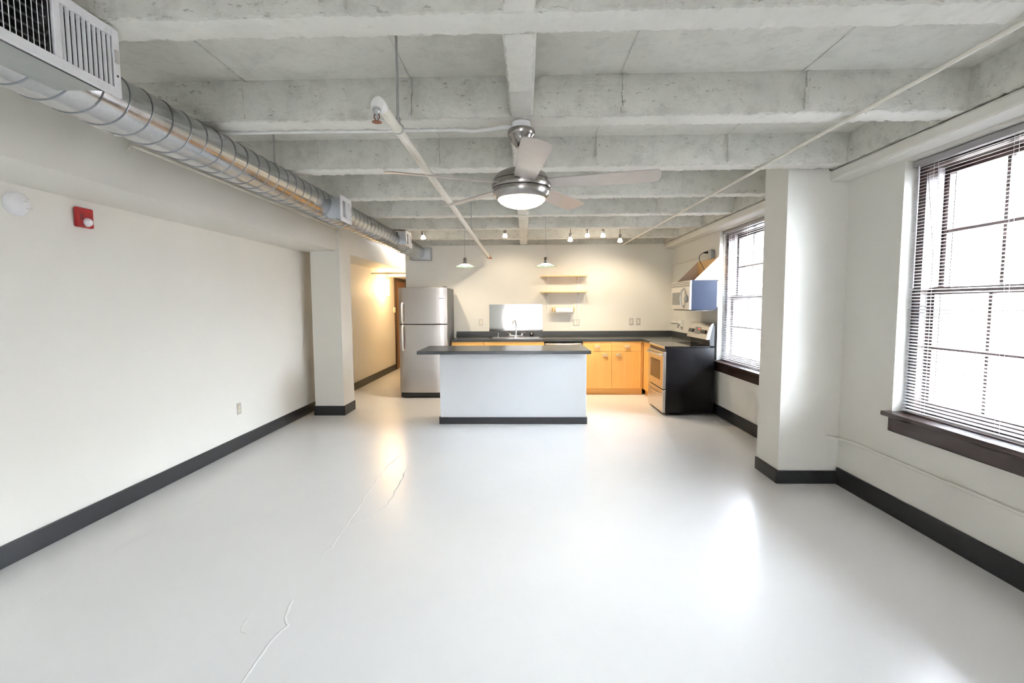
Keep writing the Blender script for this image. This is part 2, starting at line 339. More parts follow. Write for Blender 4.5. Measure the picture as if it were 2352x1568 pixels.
# edge beam face above the lintel
P = [(BKX, ZS, False), (BKX - .004, 2.65, False), (BKX - .006, 2.56, False), (BKX - .004, ZR + .004, True), (XR, ZR, False)]
part('edge_beam', ragged(P, YN, YF, 0.03, 0.010, 9.2, 'y'), ['concrete', 'concrete_smooth'], ceiling, smooth=True)

part('end_beam', MB().box(KX, XR, YF + .03, YF + .15, ZR - .007, ZS), 'concrete', ceiling)
# ------------------------------------------------------------------ baseboards
def bb(name, segs, label):
    m = MB()
    for s_ in segs: m.box(*s_)
    return struct(name, m, 'base_black', label, 'baseboard', 0.004)
H = 0.128; T = 0.016
bb('baseboard_left', [(XL, XL + T, YN, 11.05, 0, H)], 'charcoal baseboard along the long blank wall')
bb('baseboard_column', [(-2.818 - T, -2.43 + T, 6.411 - T, 6.411, 0, H), (-2.43, -2.43 + T, 6.411, 6.808, 0, H), (-2.818 - T, -2.818, 6.411, 6.808, 0, H)], 'charcoal baseboard wrapped around the column by the hall')
bb('baseboard_right', [(XR - T, XR, YN, 3.959 - T, 0, H + .012), (XR - T, XR, 4.328, 7.1, 0, H + .012)], 'tall charcoal baseboard under the windows')
bb('baseboard_pier', [(2.063 - T, XR - T - .001, 3.959 - T, 3.959, 0, H - .02), (2.063 - T, 2.063, 3.959, 4.328, 0, H - .02)], 'charcoal baseboard around the column between the windows')
bb('baseboard_near', [(XL + T, XR - T, YN, YN + T, 0, H)], 'charcoal baseboard under the wide window')

# ------------------------------------------------------------------ windows
def sash(root, name, X, Y0, Y1, z0, z1, bottom):
    m = MB(); st = 0.055; D = 0.038
    m.box(X, X + D, Y0, Y0 + st, z0, z1).box(X, X + D, Y1 - st, Y1, z0, z1).box(X, X + D, Y0 + st, Y1 - st, z1 - (0.045 if bottom else 0.055), z1).box(X, X + D, Y0 + st, Y1 - st, z0, z0 + (0.075 if bottom else 0.045))
    s = part(name, m, 'brown_trim', root, 0.003)
    gy0, gy1 = Y0 + st, Y1 - st; gz0, gz1 = z0 + (0.075 if bottom else 0.045), z1 - (0.045 if bottom else 0.055)
    for k in (1, 2):
        yy = gy0 + (gy1 - gy0) * k / 3; part('muntin', MB().box(X + .005, X + .033, yy - .011, yy + .011, gz0, gz1), 'brown_trim', s)
    zm = (gz0 + gz1) / 2; part('muntin', MB().box(X + .004, X + .034, gy0, gy1, zm - .011, zm + .011), 'brown_trim', s)
    for k in range(3):
        for q in range(2):
            a = gy0 + (gy1 - gy0) * k / 3 + .008; b_ = gy0 + (gy1 - gy0) * (k + 1) / 3 - .008
            c = gz0 + (gz1 - gz0) * q / 2 + .008; d = gz0 + (gz1 - gz0) * (q + 1) / 2 - .008
            part('pane', MB().box(X + .017, X + .020, a - .005, b_ + .005, c - .005, d + .005), 'window_glass', s)
def window(n, a, b_, label):
    r = thing('window_%d' % n, label, 'window', (XR + .1, (a + b_) / 2, ZSILL), kind='structure')
    m = MB(); fwd = .07
    m.box(2.625, 2.82, a, a + fwd, ZSILL, ZHEAD).box(2.625, 2.82, b_ - fwd, b_, ZSILL, ZHEAD).box(2.625, 2.82, a + fwd, b_ - fwd, ZHEAD - .06, ZHEAD).box(2.70, 2.86, a, b_, ZSILL - .01, ZSILL + .035)
    part('window_frame', m, 'brown_trim', r, 0.003)
    sash(r, 'upper_sash', 2.745, a + fwd - .02, b_ - fwd + .02, 1.52, ZHEAD - .05, False)
    sash(r, 'lower_sash', 2.690, a + fwd - .02, b_ - fwd + .02, ZSILL + .035, 1.565, True)
    for yy, s_ in ((b_ - fwd, -1), (a + fwd, 1)):                    # pale sash channels above the meeting rail
        part('sash_channel', MB().box(2.698, 2.735, min(yy, yy + s_ * .006), max(yy, yy + s_ * .006), 1.57, ZHEAD - .06), 'jamb_track', r)
    part('window_stool', MB().box(XR - .06, 2.70, a - .03, b_ + .03, ZSILL - .012, ZSILL + .02) if n != 9 else MB(), 'brown_trim', r, 0.006)
    part('apron', MB().box(XR - .022, XR - .0005, a - .005, b_ + .005, ZSILL - .115, ZSILL - .0125), 'brown_trim', r, 0.003)
    return r
window(1, *WINS[0], 'dark brown framed sash window nearest the camera, cut by the frame')
window(2, *WINS[1], 'dark brown framed sash window beyond the column beside the black range')
for k, (a, b_) in enumerate(WINS): portal('window_portal', (2.88, (a + b_) / 2, (ZSILL + ZHEAD) / 2), (0, math.radians(90), 0), ZHEAD - ZSILL, b_ - a)
r = thing('window_3', 'wide triple window opposite the kitchen wall', 'window', ((BW[0] + BW[1]) / 2, YN, .5), kind='structure')
m = MB().box(BW[0], BW[0] + .05, YN - .2, YN - .08, .4, 2.2).box(BW[1] - .05, BW[1], YN - .2, YN - .08, .4, 2.2).box(BW[0] + .05, BW[1] - .05, YN - .2, YN - .08, 2.14, 2.2).box(BW[0] + .05, BW[1] - .05, YN - .2, YN - .08, .4, .46)
for xm in (-.28, .20): m.box(xm - .025, xm + .025, YN - .2, YN - .08, .46, 2.14)
part('window_frame', m, 'brown_trim', r, .003)
for xa, xb in ((-.79, -.305), (-.255, .175), (.225, .74)): part('pane', MB().box(xa - .01, xb + .01, YN - .142, YN - .138, .45, 2.15), 'window_glass', r)
portal('window_portal', (-.02, YN - .25, 1.3), (math.radians(90), 0, 0), BW[1] - BW[0], 1.8)

# venetian blinds
slat_mb = {}
def blind(a, b_, label):
    X = 2.6; a += .012; b_ -= .012; L = b_ - a
    r = thing('window_blind', label, 'blind', (X, (a + b_) / 2, ZSILL + .02), 'venetian blinds in the sash windows')
    part('headrail', MB().box(X - .020, X + .020, a, b_, ZHEAD - .045, ZHEAD - .005), 'headrail', r, .004)
    part('bottom_rail', MB().box(X - .013, X + .013, a + .005, b_ - .005, ZSILL + .028, ZSILL + .042), 'slat_mat', r, .003)
    key = round(L, 3)
    if key not in slat_mb:
        mb = MB(); P = []
        for q in range(7):
            u = -1 + q / 3.0; P.append((u * .0125, .0022 * (1 - u * u)))
        n = len(P); vs = [(x, -L / 2 + .005, z) for x, z in P] + [(x, L / 2 - .005, z) for x, z in P]; vs += [(x, y_, z - .0006) for x, y_, z in vs]
        fs = [(i, i + 1, n + i + 1, n + i) for i in range(n - 1)] + [(2 * n + i, 3 * n + i, 3 * n + i + 1, 2 * n + i + 1) for i in range(n - 1)]
        fs += [(0, n, 3 * n, 2 * n), (n - 1, 3 * n - 1, 4 * n - 1, 2 * n - 1)]
        mb.add(vs, fs); slat_mb[key] = mb.mesh('slat', 'slat_mat', smooth=True)
    z = ZSILL + .062
    while z < ZHEAD - .06:
        o = link('slat', slat_mb[key], r, (X, (a + b_) / 2, z)); o.rotation_euler = (0, math.radians(random.uniform(-2, 2) - 15), 0); z += .0213
    for f in (.12, .5, .88):
        yy = a + L * f
        part('ladder_cord', MB().tube([(X - .0135, yy, ZSILL + .04), (X - .0135, yy, ZHEAD - .045)], .0009, 5).tube([(X + .0135, yy, ZSILL + .04), (X + .0135, yy, ZHEAD - .045)], .0009, 5), 'slat_mat', r)
    part('tilt_wand', MB().tube([(X - .026, b_ - .06, ZHEAD - .05), (X - .027, b_ - .06, 1.56)], .004, 8), 'slat_mat', r, smooth=True)
    return r
blind(*WINS[0], 'open venetian blind with pale slats in the window nearest the camera')
blind(*WINS[1], 'open venetian blind with pale slats in the window beside the black range')

# ------------------------------------------------------------------ hall door
d = thing('door_1', 'brown wooden door in a dark frame at the end of the hall', 'door', (XL, 11.6, 0), kind='structure')
part('door_frame', MB().box(XL, XL + .03, 11.06, 11.16, 0, 2.10).box(XL, XL + .03, 12.06, 12.16, 0, 2.10).box(XL, XL + .03, 11.16, 12.06, 2.02, 2.10), 'door_frame', d, .003)
part('door_leaf', MB().box(XL, XL + .012, 11.16, 12.06, 0.005, 2.02), 'door_wood', d)
# ------------------------------------------------------------------ outside
bl = thing('neighbour_building', 'brick building across the street seen overexposed through the blinds', 'building', (13, 4, -7))
part('facade', MB().box(13, 16, 4.2, 20, -7, 2.3), 'facade', bl)
part('cornice', MB().box(12.8, 16.1, 4.15, 20.1, 2.3, 2.55), 'paint_white', bl)
part('shading_wing', MB().box(13, 16, -9, 4.2, -7, 5.4), 'facade', bl)  # unseen taller block, added to hold sky light off the near left wall
for yy in (-6, -3, 0, 3, 6, 9, 12, 15, 18):
    for z in (-.2, -3.4):
        wq = part('window', MB().box(12.95, 13.02, yy - .6, yy + .6, z, z + 1.9), 'paint_white', bl); part('pane', MB().box(12.93, 12.96, yy - .5, yy + .5, z + .1, z + 1.8), 'dark_glass', wq)
b2 = thing('neighbour_building', 'unseen brick building added to dim the wide window', 'building', (0, -18, -7), kind='structure')  # out of view; put here to cut the sky light entering the rear window
part('facade', MB().box(-12, 12, -21, -18, -7, 4.0), 'facade', b2); part('cornice', MB().box(-12.1, 12.1, -21.1, -17.8, 4.0, 4.25), 'paint_white', b2)
struct('street_ground', MB().box(-30, 40, -40, 40, -7.2, -7), 'asphalt', 'grey street far below the windows', 'street')
# ================================================================== DUCT
DX, DZ, DR = -1.812, 2.362, 0.118
duct = thing('spiral_duct', 'round galvanised spiral duct hung under the ceiling joists along the beam', 'duct', (DX, 3, DZ))
part('duct_tube', MB().tube([(DX, -4.3, DZ), (DX, 8.34, DZ)], DR, 64, False), 'galvanised', duct, smooth=True)
pts = []; pitch = 0.128; n = int((8.34 + 4.3) / pitch * 36)
for k in range(n):
    a = 2 * math.pi * k / 36; pts.append((DX + DR * 1.004 * math.sin(a), -4.3 + pitch * k / 36, DZ - DR * 1.004 * math.cos(a)))
part('spiral_seam', MB().tube(pts, 0.0036, 6), 'seam_steel', duct, smooth=True)
part('end_box', MB().box(-1.95, -1.60, 8.33, YF - .001, 2.235, 2.445), 'galv_dark', duct, .003)
for yy in (4.86, 7.28):
    part('collar', MB().tube([(DX, yy - .05, DZ), (DX, yy - .045, DZ), (DX, yy + .045, DZ), (DX, yy + .05, DZ)], [DR + .001, DR + .010, DR + .010, DR + .001], 48, False), 'galvanised', duct, smooth=True)
def register(y0, y1, z0, z1, X, near_dark, label, big=False):
    r = bpy.data.objects.new('air_register', None); r.empty_display_size = .05; COL.objects.link(r); r.parent = duct; r.location = -duct.location; r['label'] = label
    # sheet metal takeoff from the duct
    b0, b1, c0, c1 = y0 + .025, y1 - .025, z0 + .02, z1 - .02
    part('takeoff_box', MB().add([(DX + .05, b0 - .01, c0 + .01), (DX + .05, b1 + .01, c0 + .01), (DX + .05, b1 + .01, c1), (DX + .05, b0 - .01, c1), (X - .012, b0, c0), (X - .012, b1, c0), (X - .012, b1, c1), (X - .012, b0, c1)],
         [(0, 1, 5, 4), (1, 2, 6, 5), (2, 3, 7, 6), (3, 0, 4, 7), (0, 3, 2, 1)]), 'takeoff_grey' if big else 'galv_dark', r)
    if not big:
        tb = MB()
        for k in range(7):
            z = c0 + (c1 - c0) * (k + .5) / 7; tb.box(DX + .06 + .01, DX + .098, b0 - .014, b0 - .006, z - .008, z + .008)
        part('crimped_tabs', tb, 'galvanised', r)
    part('cavity_shade', MB().box(X - .06, X - .055, b0, b1, c0, c1), 'dark_metal', r)  # near-black sheet painted as the shade inside the takeoff
    fr = .032 if big else .04; ym = (y0 + y1) / 2 + (-.012 if big else .0); e = .012
    m = MB().box(X - .012, X, y0, y0 + fr, z0, z1).box(X - .012, X, y1 - fr, y1, z0, z1).box(X - .012, X, y0 + fr, y1 - fr, z0, z0 + fr).box(X - .012, X, y0 + fr, y1 - fr, z1 - fr, z1).box(X - .012, X, ym - e, ym + e, z0 + fr, z1 - fr)
    part('register_frame', m, 'white_metal', r, .002)
    vx, vy = -.68, .73
    for lo, hi, sgn in ((y0 + fr, ym - e, 1), (ym + e, y1 - fr, -1)):
        nl = 10 if big else 4
        for k in range(nl):
            yc = lo + (hi - lo) * (k + .5) / nl; L = ((.020 if sgn == 1 else .0105) if big else .022)
            dx, dy = vx * L, sgn * vy * L
            nx, ny = -dy / L * .0009, dx / L * .0009
            q = [(X - .002 + nx, yc - dy / 2 + ny), (X - .002 + dx + nx, yc + dy / 2 + ny), (X - .002 + dx - nx, yc + dy / 2 - ny), (X - .002 - nx, yc - dy / 2 - ny)]
            part('louver', MB().prism(q, lambda p: (p[0], p[1], z0 + fr), lambda p: (p[0], p[1], z1 - fr)), 'white_metal', r)
        if sgn == 1:
            for k in range(1, 6 if big else 3):
                z = z0 + fr + (z1 - z0 - 2 * fr) * k / (6 if big else 3); part('cross_bar', MB().box(X - .03, X - .026, lo, hi, z - .003, z + .003), 'takeoff_grey', r)
    part('damper_lever', MB().box(X, X + .006, y1 - fr * .75, y1 - fr * .35, (z0 + z1) / 2 + .0, (z0 + z1) / 2 + .045), 'plate_steel', r)
    for z in (z0 + .075,): part('screw', MB().lathe([(.004, 0), (.004, .002), (0, .003)], (X, y1 - fr / 2, z), 10, Matrix.Rotation(math.radians(90), 3, 'Y')), 'dark_metal', r)
    return r
register(1.385, 1.85, 2.243, 2.483, -1.5, True, 'large white louvred air register nearest the camera on the duct', True)
register(4.30, 4.565, 2.212, 2.432, -1.6, True, 'small white air register halfway along the duct on a galvanised box')
register(6.655, 6.955, 2.268, 2.482, -1.6, True, 'small white air register farthest along the duct near the kitchen wall')
for yy, lb in ((3.55, 'thin steel rod hanging the duct before the middle register'), (6.80, 'thin steel rod hanging the duct above the farthest register')):
    h = thing('duct_hanger', lb, 'hanger rod', (DX, yy, DZ + DR), 'steel rods hanging the duct')
    part('rod', MB().cyl((DX + .02, yy, DZ + DR - .004), (DX + .02, yy, ZS - .001), .0055, 8), 'rod_steel', h, smooth=True)
    part('nut', MB().cyl((DX + .02, yy, DZ + DR - .004), (DX + .02, yy, DZ + DR + .012), .012, 6), 'rod_steel', h)
solo('raceway', MB().tube([(BX + .016, 3.03, ZR - .075), (BX + .016, 3.06, ZR - .024), (BX + .016, 6.40, ZR - .022)], .011, 10), 'pipe_cream', 'thin cream conduit clipped to the long beam under the duct', 'conduit', smooth=True)

# ================================================================== CEILING FAN
FX, FY = -0.017, 2.845
fan = thing('ceiling_fan', 'brushed nickel ceiling fan with five taupe blades and a lit bowl', 'ceiling fan', (FX, FY, ZR))
part('outlet_box', MB().cyl((FX, FY, 2.452), (FX, FY, ZR - .006), .052, 32), 'white_metal', fan, smooth=True)
part('canopy', MB().lathe([(.0, 2.455), (.070, 2.454), (.077, 2.446), (.077, 2.425), (.072, 2.418), (.066, 2.412), (.062, 2.395), (.052, 2.378), (.034, 2.360), (.026, 2.355), (0, 2.355)], (FX, FY, 0), 40), 'nickel', fan, smooth=True)
part('downrod', MB().cyl((FX, FY, 2.22), (FX, FY, 2.36), .013, 16), 'nickel', fan, smooth=True)
hub = part('motor_housing', MB().lathe([(.0, 2.243), (.03, 2.243), (.05, 2.236), (.10, 2.226), (.135, 2.208), (.155, 2.182), (.161, 2.170)], (FX, FY, 0), 56), 'nickel', fan, smooth=True)
part('housing_groove', MB().lathe([(.157, 2.1705), (.157, 2.1665)], (FX, FY, 0), 56), 'nickel_dark', fan, smooth=True)
part('blade_ring', MB().lathe([(.14, 2.1665), (.163, 2.166), (.168, 2.150), (.1685, 2.135), (.164, 2.126), (.14, 2.1255)], (FX, FY, 0), 56), 'nickel', fan, smooth=True)
part('light_ring', MB().lathe([(.14, 2.1225), (.162, 2.122), (.164, 2.108), (.158, 2.090), (.146, 2.073), (.136, 2.068)], (FX, FY, 0), 56), 'nickel', fan, smooth=True)
part('light_bowl', MB().lathe([(.1365, 2.071), (.134, 2.062), (.120, 2.047), (.095, 2.033), (.06, 2.022), (.03, 2.0175), (0, 2.0165)], (FX, FY, 0), 48), 'fan_glass', fan, smooth=True)
lamp('fan_light', 'SPOT', (FX, FY, 2.005), 16, (1.0, 0.84, 0.64), fan, 0.1, (FX, FY, 0), 165, .4)
outline = [(.12, -.052), (.20, -.060), (.45, -.069), (.64, -.074), (.735, -.075), (.752, -.068), (.760, -.052), (.764, -.01), (.760, .030), (.748, .052), (.72, .064), (.64, .067), (.45, .063), (.20, .058), (.12, .052)]
for k in range(5):
    a = math.radians(-84 + 72 * k); pt = math.tan(math.radians(12))
    rad = Vector((math.cos(a), math.sin(a), 0)); tan = Vector((-math.sin(a), math.cos(a), 0))
    def P(p, dz): return Vector((FX, FY, 2.150 + dz)) + rad * p[0] + tan * (p[1] * .97) + Vector((0, 0, -pt * p[1]))
    bld = part('blade', MB().prism(outline, lambda p: P(p, -.003), lambda p: P(p, .003)), 'blade_mat', fan, .0015)
# conduit to the fan
solo('fan_conduit', MB().tube([(BX + .01, JOIST[8] + .166, ZR - .001), (-0.42, JOIST[8] + .166, ZR - .001), (-0.30, JOIST[8] + .155, ZR - .014), (-.20, JOIST[8] + .10, ZR - .026), (-.13, FY, ZR - .030), (FX - .053, FY, ZR - .030)], .0105, 10), 'white_paint',
     'white conduit running along a joist to the ceiling fan', 'conduit', smooth=True)

# ================================================================== SPRINKLER PIPE
PX0, PX1, PZ = -0.562, -0.592, 2.25
sp = thing('sprinkler_pipe', 'cream sprinkler pipe crossing below the joists beside the fan', 'sprinkler pipe', (PX0, 1.93, PZ))
part('pipe', MB().tube([(PX0, 1.95, PZ), (PX1, 8.06, PZ)], .0205, 20), 'pipe_cream', sp, smooth=True)
part('elbow', MB().tube([(PX0, 1.985, PZ), (PX0, 1.955, PZ), (PX0, 1.93, PZ - .003), (PX0 - .002, 1.918, PZ - .016), (PX0 - .002, 1.915, PZ - .032)], [.024, .024, .024, .023, .022], 20), 'white_paint', sp, smooth=True)
def head(parent, x, y, z):
    h = part('sprinkler_head', MB().lathe([(.014, 0), (.015, -.006), (.012, -.016), (.007, -.02), (.005, -.030), (.005, -.046), (.004, -.047), (0.0, -.047)], (x, y, z), 16), 'rod_steel', parent, smooth=True)
    part('frame_arm', MB().tube([(x - .008, y, z - .016), (x - .011, y, z - .030), (x - .003, y, z - .046)], .0022, 6).tube([(x + .008, y, z - .016), (x + .011, y, z - .030), (x + .003, y, z - .046)], .0022, 6), 'brass_red', h)
    part('deflector', MB().lathe([(0, -.047), (.018, -.048), (.019, -.050), (0, -.051)], (x, y, z), 16), 'brass_red', h)
head(sp, PX0 - .002, 1.915, PZ - .032)
part('end_fitting', MB().tube([(PX1, 8.05, PZ), (PX1, 8.12, PZ)], .028, 16).tube([(PX1, 8.10, PZ - .01), (PX1 + .05, 8.11, PZ - .02)], .014, 10), 'brass_red', sp, smooth=True)
part('hanger_ring', MB().tube([(PX0 + .004 + .0225 * math.cos(q * math.pi / 8), 2.22, PZ + .0225 * math.sin(q * math.pi / 8)) for q in range(17)], .003, 6), 'rod_steel', sp, smooth=True)
for yy, lb in ((2.22, 'thin steel rod holding the sprinkler pipe near its open end'), (5.35, 'thin steel rod holding the sprinkler pipe beyond the fan')):
    h = thing('pipe_hanger', lb, 'hanger rod', (PX0, yy, PZ), 'steel rods holding the sprinkler pipe')
    xx = PX0 + (PX1 - PX0) * (yy - 1.95) / 6.1 + .004
    part('rod', MB().cyl((xx, yy, PZ + .024), (xx, yy, ZS - .001), .0055, 8), 'rod_steel', h, smooth=True)
    part('swivel_nut', MB().cyl((xx, yy, PZ + .022), (xx, yy, PZ + .048), .011, 8), 'rod_steel', h)
# cream conduit along the window side
rc = thing('ceiling_conduit', 'long thin cream conduit strapped under the joists on the window side', 'conduit', (1.8, 1, ZR - .013))
cx = lambda y_: 1.815 - (1.815 - 1.686) * (y_ - 1.905) / 6.3
part('conduit_tube', MB().tube([(cx(YN), YN, ZR - .016), (cx(YF), YF, ZR - .016)], .0115, 12), 'pipe_cream', rc, smooth=True)
for y0 in JOIST:
    if .5 < y0 < 8.4: part('strap', MB().box(cx(y0) - .03, cx(y0) + .03, y0 + .055, y0 + .085, ZR - .006, ZR - .001), 'pipe_cream', rc)

# ================================================================== SPOTLIGHTS
SPOTS = [((-1.503, 2.475), (-1.15, 7.9, 0.3), 'spotlight beside the farthest duct register'),
         ((-0.289, 2.490), (-0.25, 8.45, 1.0), 'spotlight over the sink between the pendant cords'),
         ((0.672, 2.425), (0.50, 7.0, 0.0), 'tilted spotlight hanging lower just past the second pendant cord'),
         ((0.921, 2.485), (1.15, 8.45, 1.1), 'spotlight by the bend of the cream conduit'),
         ((1.150, 2.477), (1.25, 7.4, 0.0), 'spotlight pointing straight down over the drawer cabinet'),
         ((1.399, 2.405), (1.55, 8.3, 1.0), 'lowest spotlight next to the long cream conduit')]
for (x, z), aim, lb in SPOTS:
    Y = 7.3; s = thing('spotlight', 'small nickel ' + lb, 'spotlight', (x, Y, z), 'ceiling spotlights over the kitchen')
    dr = (Vector(aim) - Vector((x, Y, z))); dr.z = min(dr.z, -1.0); dr.normalize(); dr = (dr + Vector((0, 0, -.9))).normalized()
    top = Vector((x, Y, z)) - dr * .085
    part('ceiling_plate', MB().cyl((top.x, top.y, ZS - .012), (top.x, top.y, ZS - .0005), .032, 20), 'nickel', s, smooth=True)
    part('stem', MB().cyl((top.x, top.y, top.z), (top.x, top.y, ZS - .01), .006, 8), 'nickel', s, smooth=True)
    part('socket', MB().tube([top, top + dr * .005, top + dr * .055, top + dr * .06], [.014, .021, .021, .019], 16), 'nickel', s, smooth=True)
    c = Vector((x, Y, z)); part('bulb', MB().tube([c - dr * .03, c - dr * .01, c + dr * .018, c + dr * .03, c + dr * .034], [.017, .024, .036, .033, .018], 20), 'bulb', s, smooth=True)
    lamp('spot_light', 'SPOT', c + dr * .045, 80 if aim[2] < .5 else 46, WARM, s, .028, aim, 105, .6)
solo('spotlight_conduit', MB().tube([(-.285, 7.45, ZS - .01), (-.285, 7.56, 2.56), (-.285, 7.64, 2.500), (-.275, 7.665, 2.483), (-.24, 7.67, 2.481), (.80, 7.67, 2.481), (.90, 7.665, 2.484), (.945, 7.64, 2.50), (.95, 7.60, 2.56), (.95, 7.60, ZS - .01)], .009, 10),
     'pipe_cream', 'bent cream conduit linking the kitchen spotlights', 'conduit', smooth=True)
# ================================================================== PENDANTS
for x, lb in ((-.728, 'shallow glass pendant lamp over the refrigerator end of the island'), (.255, 'shallow glass pendant lamp over the island in front of the shelves')):
    p = thing('pendant_lamp', lb, 'pendant lamp', (x, 6.0, 1.93), 'pendant lamps over the island')
    part('cord', MB().cyl((x, 6.0, 2.04), (x, 6.0, ZS - .02), .0030, 8), 'rod_steel', p)
    part('ceiling_canopy', MB().lathe([(0, ZS - .0005), (.05, ZS - .001), (.05, ZS - .012), (.02, ZS - .03), (0, ZS - .03)], (x, 6, 0), 24), 'nickel', p, smooth=True)
    part('socket', MB().lathe([(0, 2.042), (.014, 2.041), (.020, 2.032), (.021, 1.985), (.030, 1.975), (.032, 1.968), (0, 1.966)], (x, 6, 0), 24), 'nickel', p, smooth=True)
    sh = part('shade', MB().lathe([(.030, 1.970), (.055, 1.960), (.085, 1.945), (.112, 1.934), (.110, 1.9325), (.083, 1.943), (.053, 1.9575), (.028, 1.967)], (x, 6, 0), 40), 'pendant_shade', p, smooth=True)
    part('rim', MB().lathe([(.110, 1.9335), (.131, 1.931), (.131, 1.929), (.110, 1.931)], (x, 6, 0), 40), 'pendant_rim', p, smooth=True)
    part('bulb', MB().lathe([(0, 1.968), (.012, 1.966), (.019, 1.950), (.016, 1.935), (0, 1.928)], (x, 6, 0), 20), 'pendant_glow', p, smooth=True)

# ================================================================== LEFT WALL FIXTURES
sd = thing('smoke_detector', 'round white smoke detector on the blank wall', 'smoke detector', (XL, 2.815, 2.072))
RY = Matrix.Rotation(math.radians(90), 3, 'Y')
part('base', MB().lathe([(0, 0.0005), (.070, 0.0005), (.071, .012), (.066, .016), (0, .016)], (XL, 2.815, 2.072), 40, RY), 'white_metal', sd, smooth=True)
part('cover', MB().lathe([(.066, .016), (.067, .022), (.062, .036), (.050, .044), (.02, .047), (0, .047)], (XL, 2.815, 2.072), 40, RY), 'white_metal', sd, smooth=True)
part('vent_slots', MB().box(XL + .045, XL + .0475, 2.84, 2.86, 2.098, 2.104).box(XL + .045, XL + .0475, 2.825, 2.85, 2.085, 2.090).box(XL + .045, XL + .0475, 2.84, 2.875, 2.045, 2.049), 'plate_steel', sd)
al = thing('fire_alarm', 'red fire alarm strobe on the blank wall', 'fire alarm', (XL, 3.25, 2.0))
part('housing', MB().box(XL + .0005, XL + .032, 3.182, 3.308, 1.998, 2.130), 'red_plastic', al, .010)
part('sounder_grille', MB().box(XL + .032, XL + .034, 3.20, 3.225, 2.05, 2.054).box(XL + .032, XL + .034, 3.20, 3.225, 2.06, 2.064).box(XL + .032, XL + .034, 3.20, 3.225, 2.07, 2.074).box(XL + .032, XL + .034, 3.20, 3.225, 2.08, 2.084), 'dark_metal', al)
part('strobe_lens', MB().lathe([(.030, 0), (.029, .010), (.022, .024), (.010, .031), (0, .033)], (XL + .031, 3.252, 2.035), 24, RY), 'strobe_lens', al, smooth=True)
def plate_x(name, label, X, y, z, sgn, wid=.073, hei=.118, mat='plate_steel', slots=2, kindp='receptacle', grp=None):
    o = thing(name, label, 'outlet' if kindp == 'receptacle' else 'switch', (X, y, z), grp)
    part('cover_plate', MB().box(*sorted((X + sgn * .0005, X + sgn * .006)), y - wid / 2, y + wid / 2, z - hei / 2, z + hei / 2), mat, o, .002)
    if kindp == 'receptacle':
        for dz in (-.02, .02):
            rr = part('receptacle', MB().box(*sorted((X + sgn * .006, X + sgn * .009)), y - .017, y + .017, z + dz - .014, z + dz + .014), 'ivory', o, .003)
            part('slot', MB().box(*sorted((X + sgn * .009, X + sgn * .0095)), y - .008, y - .006, z + dz - .003, z + dz + .006).box(*sorted((X + sgn * .009, X + sgn * .0095)), y + .006, y + .008, z + dz - .003, z + dz + .006), 'dark_metal', rr)
    else: part('toggle', MB().box(*sorted((X + sgn * .006, X + sgn * .018)), y - .005, y + .005, z - .003, z + .015), 'ivory', o)
    return o
plate_x('wall_outlet', 'steel outlet plate low on the blank wall above the baseboard', XL, 4.913, .412, 1)
# hall
plate_x('light_switch', 'small switch plate low beside the brown hall door', XL, 11.0, 1.17, 1, kindp='toggle', mat='ivory')
tm = thing('thermostat', 'pale thermostat box above the switch in the hall', 'thermostat', (XL, 11.0, 1.36)); part('case', MB().box(XL + .0005, XL + .035, 10.94, 11.03, 1.30, 1.42), 'ivory', tm, .006); part('dial_window', MB().box(XL + .035, XL + .037, 10.96, 11.01, 1.37, 1.40), 'white_metal', tm)
sc = thing('wall_sconce', 'glowing amber wall sconce in the hall', 'wall lamp', (XL, 10.12, 1.83))
part('back_plate', MB().box(XL + .0005, XL + .02, 10.04, 10.20, 1.72, 1.94), 'nickel', sc, .004)
part('glass_shade', MB().prism([(.0, -.10)] + [(.13 * math.sin(math.pi * q / 12), -.10 * math.cos(math.pi * q / 12)) for q in range(1, 12)] + [(.0, .10)],
     lambda p: (XL + .02 + p[0], 10.12 + p[1], 1.67), lambda p: (XL + .02 + p[0], 10.12 + p[1], 2.0)), 'sconce_glass', sc, smooth=True)
lamp('sconce_light', 'POINT', (XL + .28, 10.12, 1.83), 17, WARM2, sc, .07)
solo('hall_pipe', MB().tube([(XL, 9.45, 2.085), (KX + .05, 9.45, 2.085)], .018, 12), 'pipe_cream', 'cream pipe crossing the hall under the beam', 'pipe', smooth=True)
# right wall conduits
solo('wall_conduit', MB().tube([(2.44, 3.957, .388), (2.445, 3.93, .388), (2.475, 3.90, .388), (2.51, 3.85, .389), (XR - .012, 3.78, .390), (XR - .011, YN, .415)], .0105, 10), 'paint', 'cream conduit running along the wall under the near window', 'conduit', smooth=True)
# ================================================================== KITCHEN
# ---- island
ib = thing('kitchen_island', 'white half wall base of the kitchen island', 'kitchen island', (-.15, 6.1, 0))
part('body', MB().box(-1.051, .747, 5.941, 6.42, 0, .881), 'paint_white', ib, .003)
part('baseboard', MB().box(-1.051 - .012, .747 + .012, 5.929, 5.9405, 0, .084).box(.7475, .759, 5.9405, 6.42, 0, .084).box(-1.063, -1.0515, 5.9405, 6.42, 0, .084), 'base_black', ib, .003)
solo('island_countertop', MB().box(-1.289, .778, 5.748, 6.523, .882, .922), 'laminate', 'dark grey laminate top overhanging the kitchen island', 'countertop', bevel=.004)
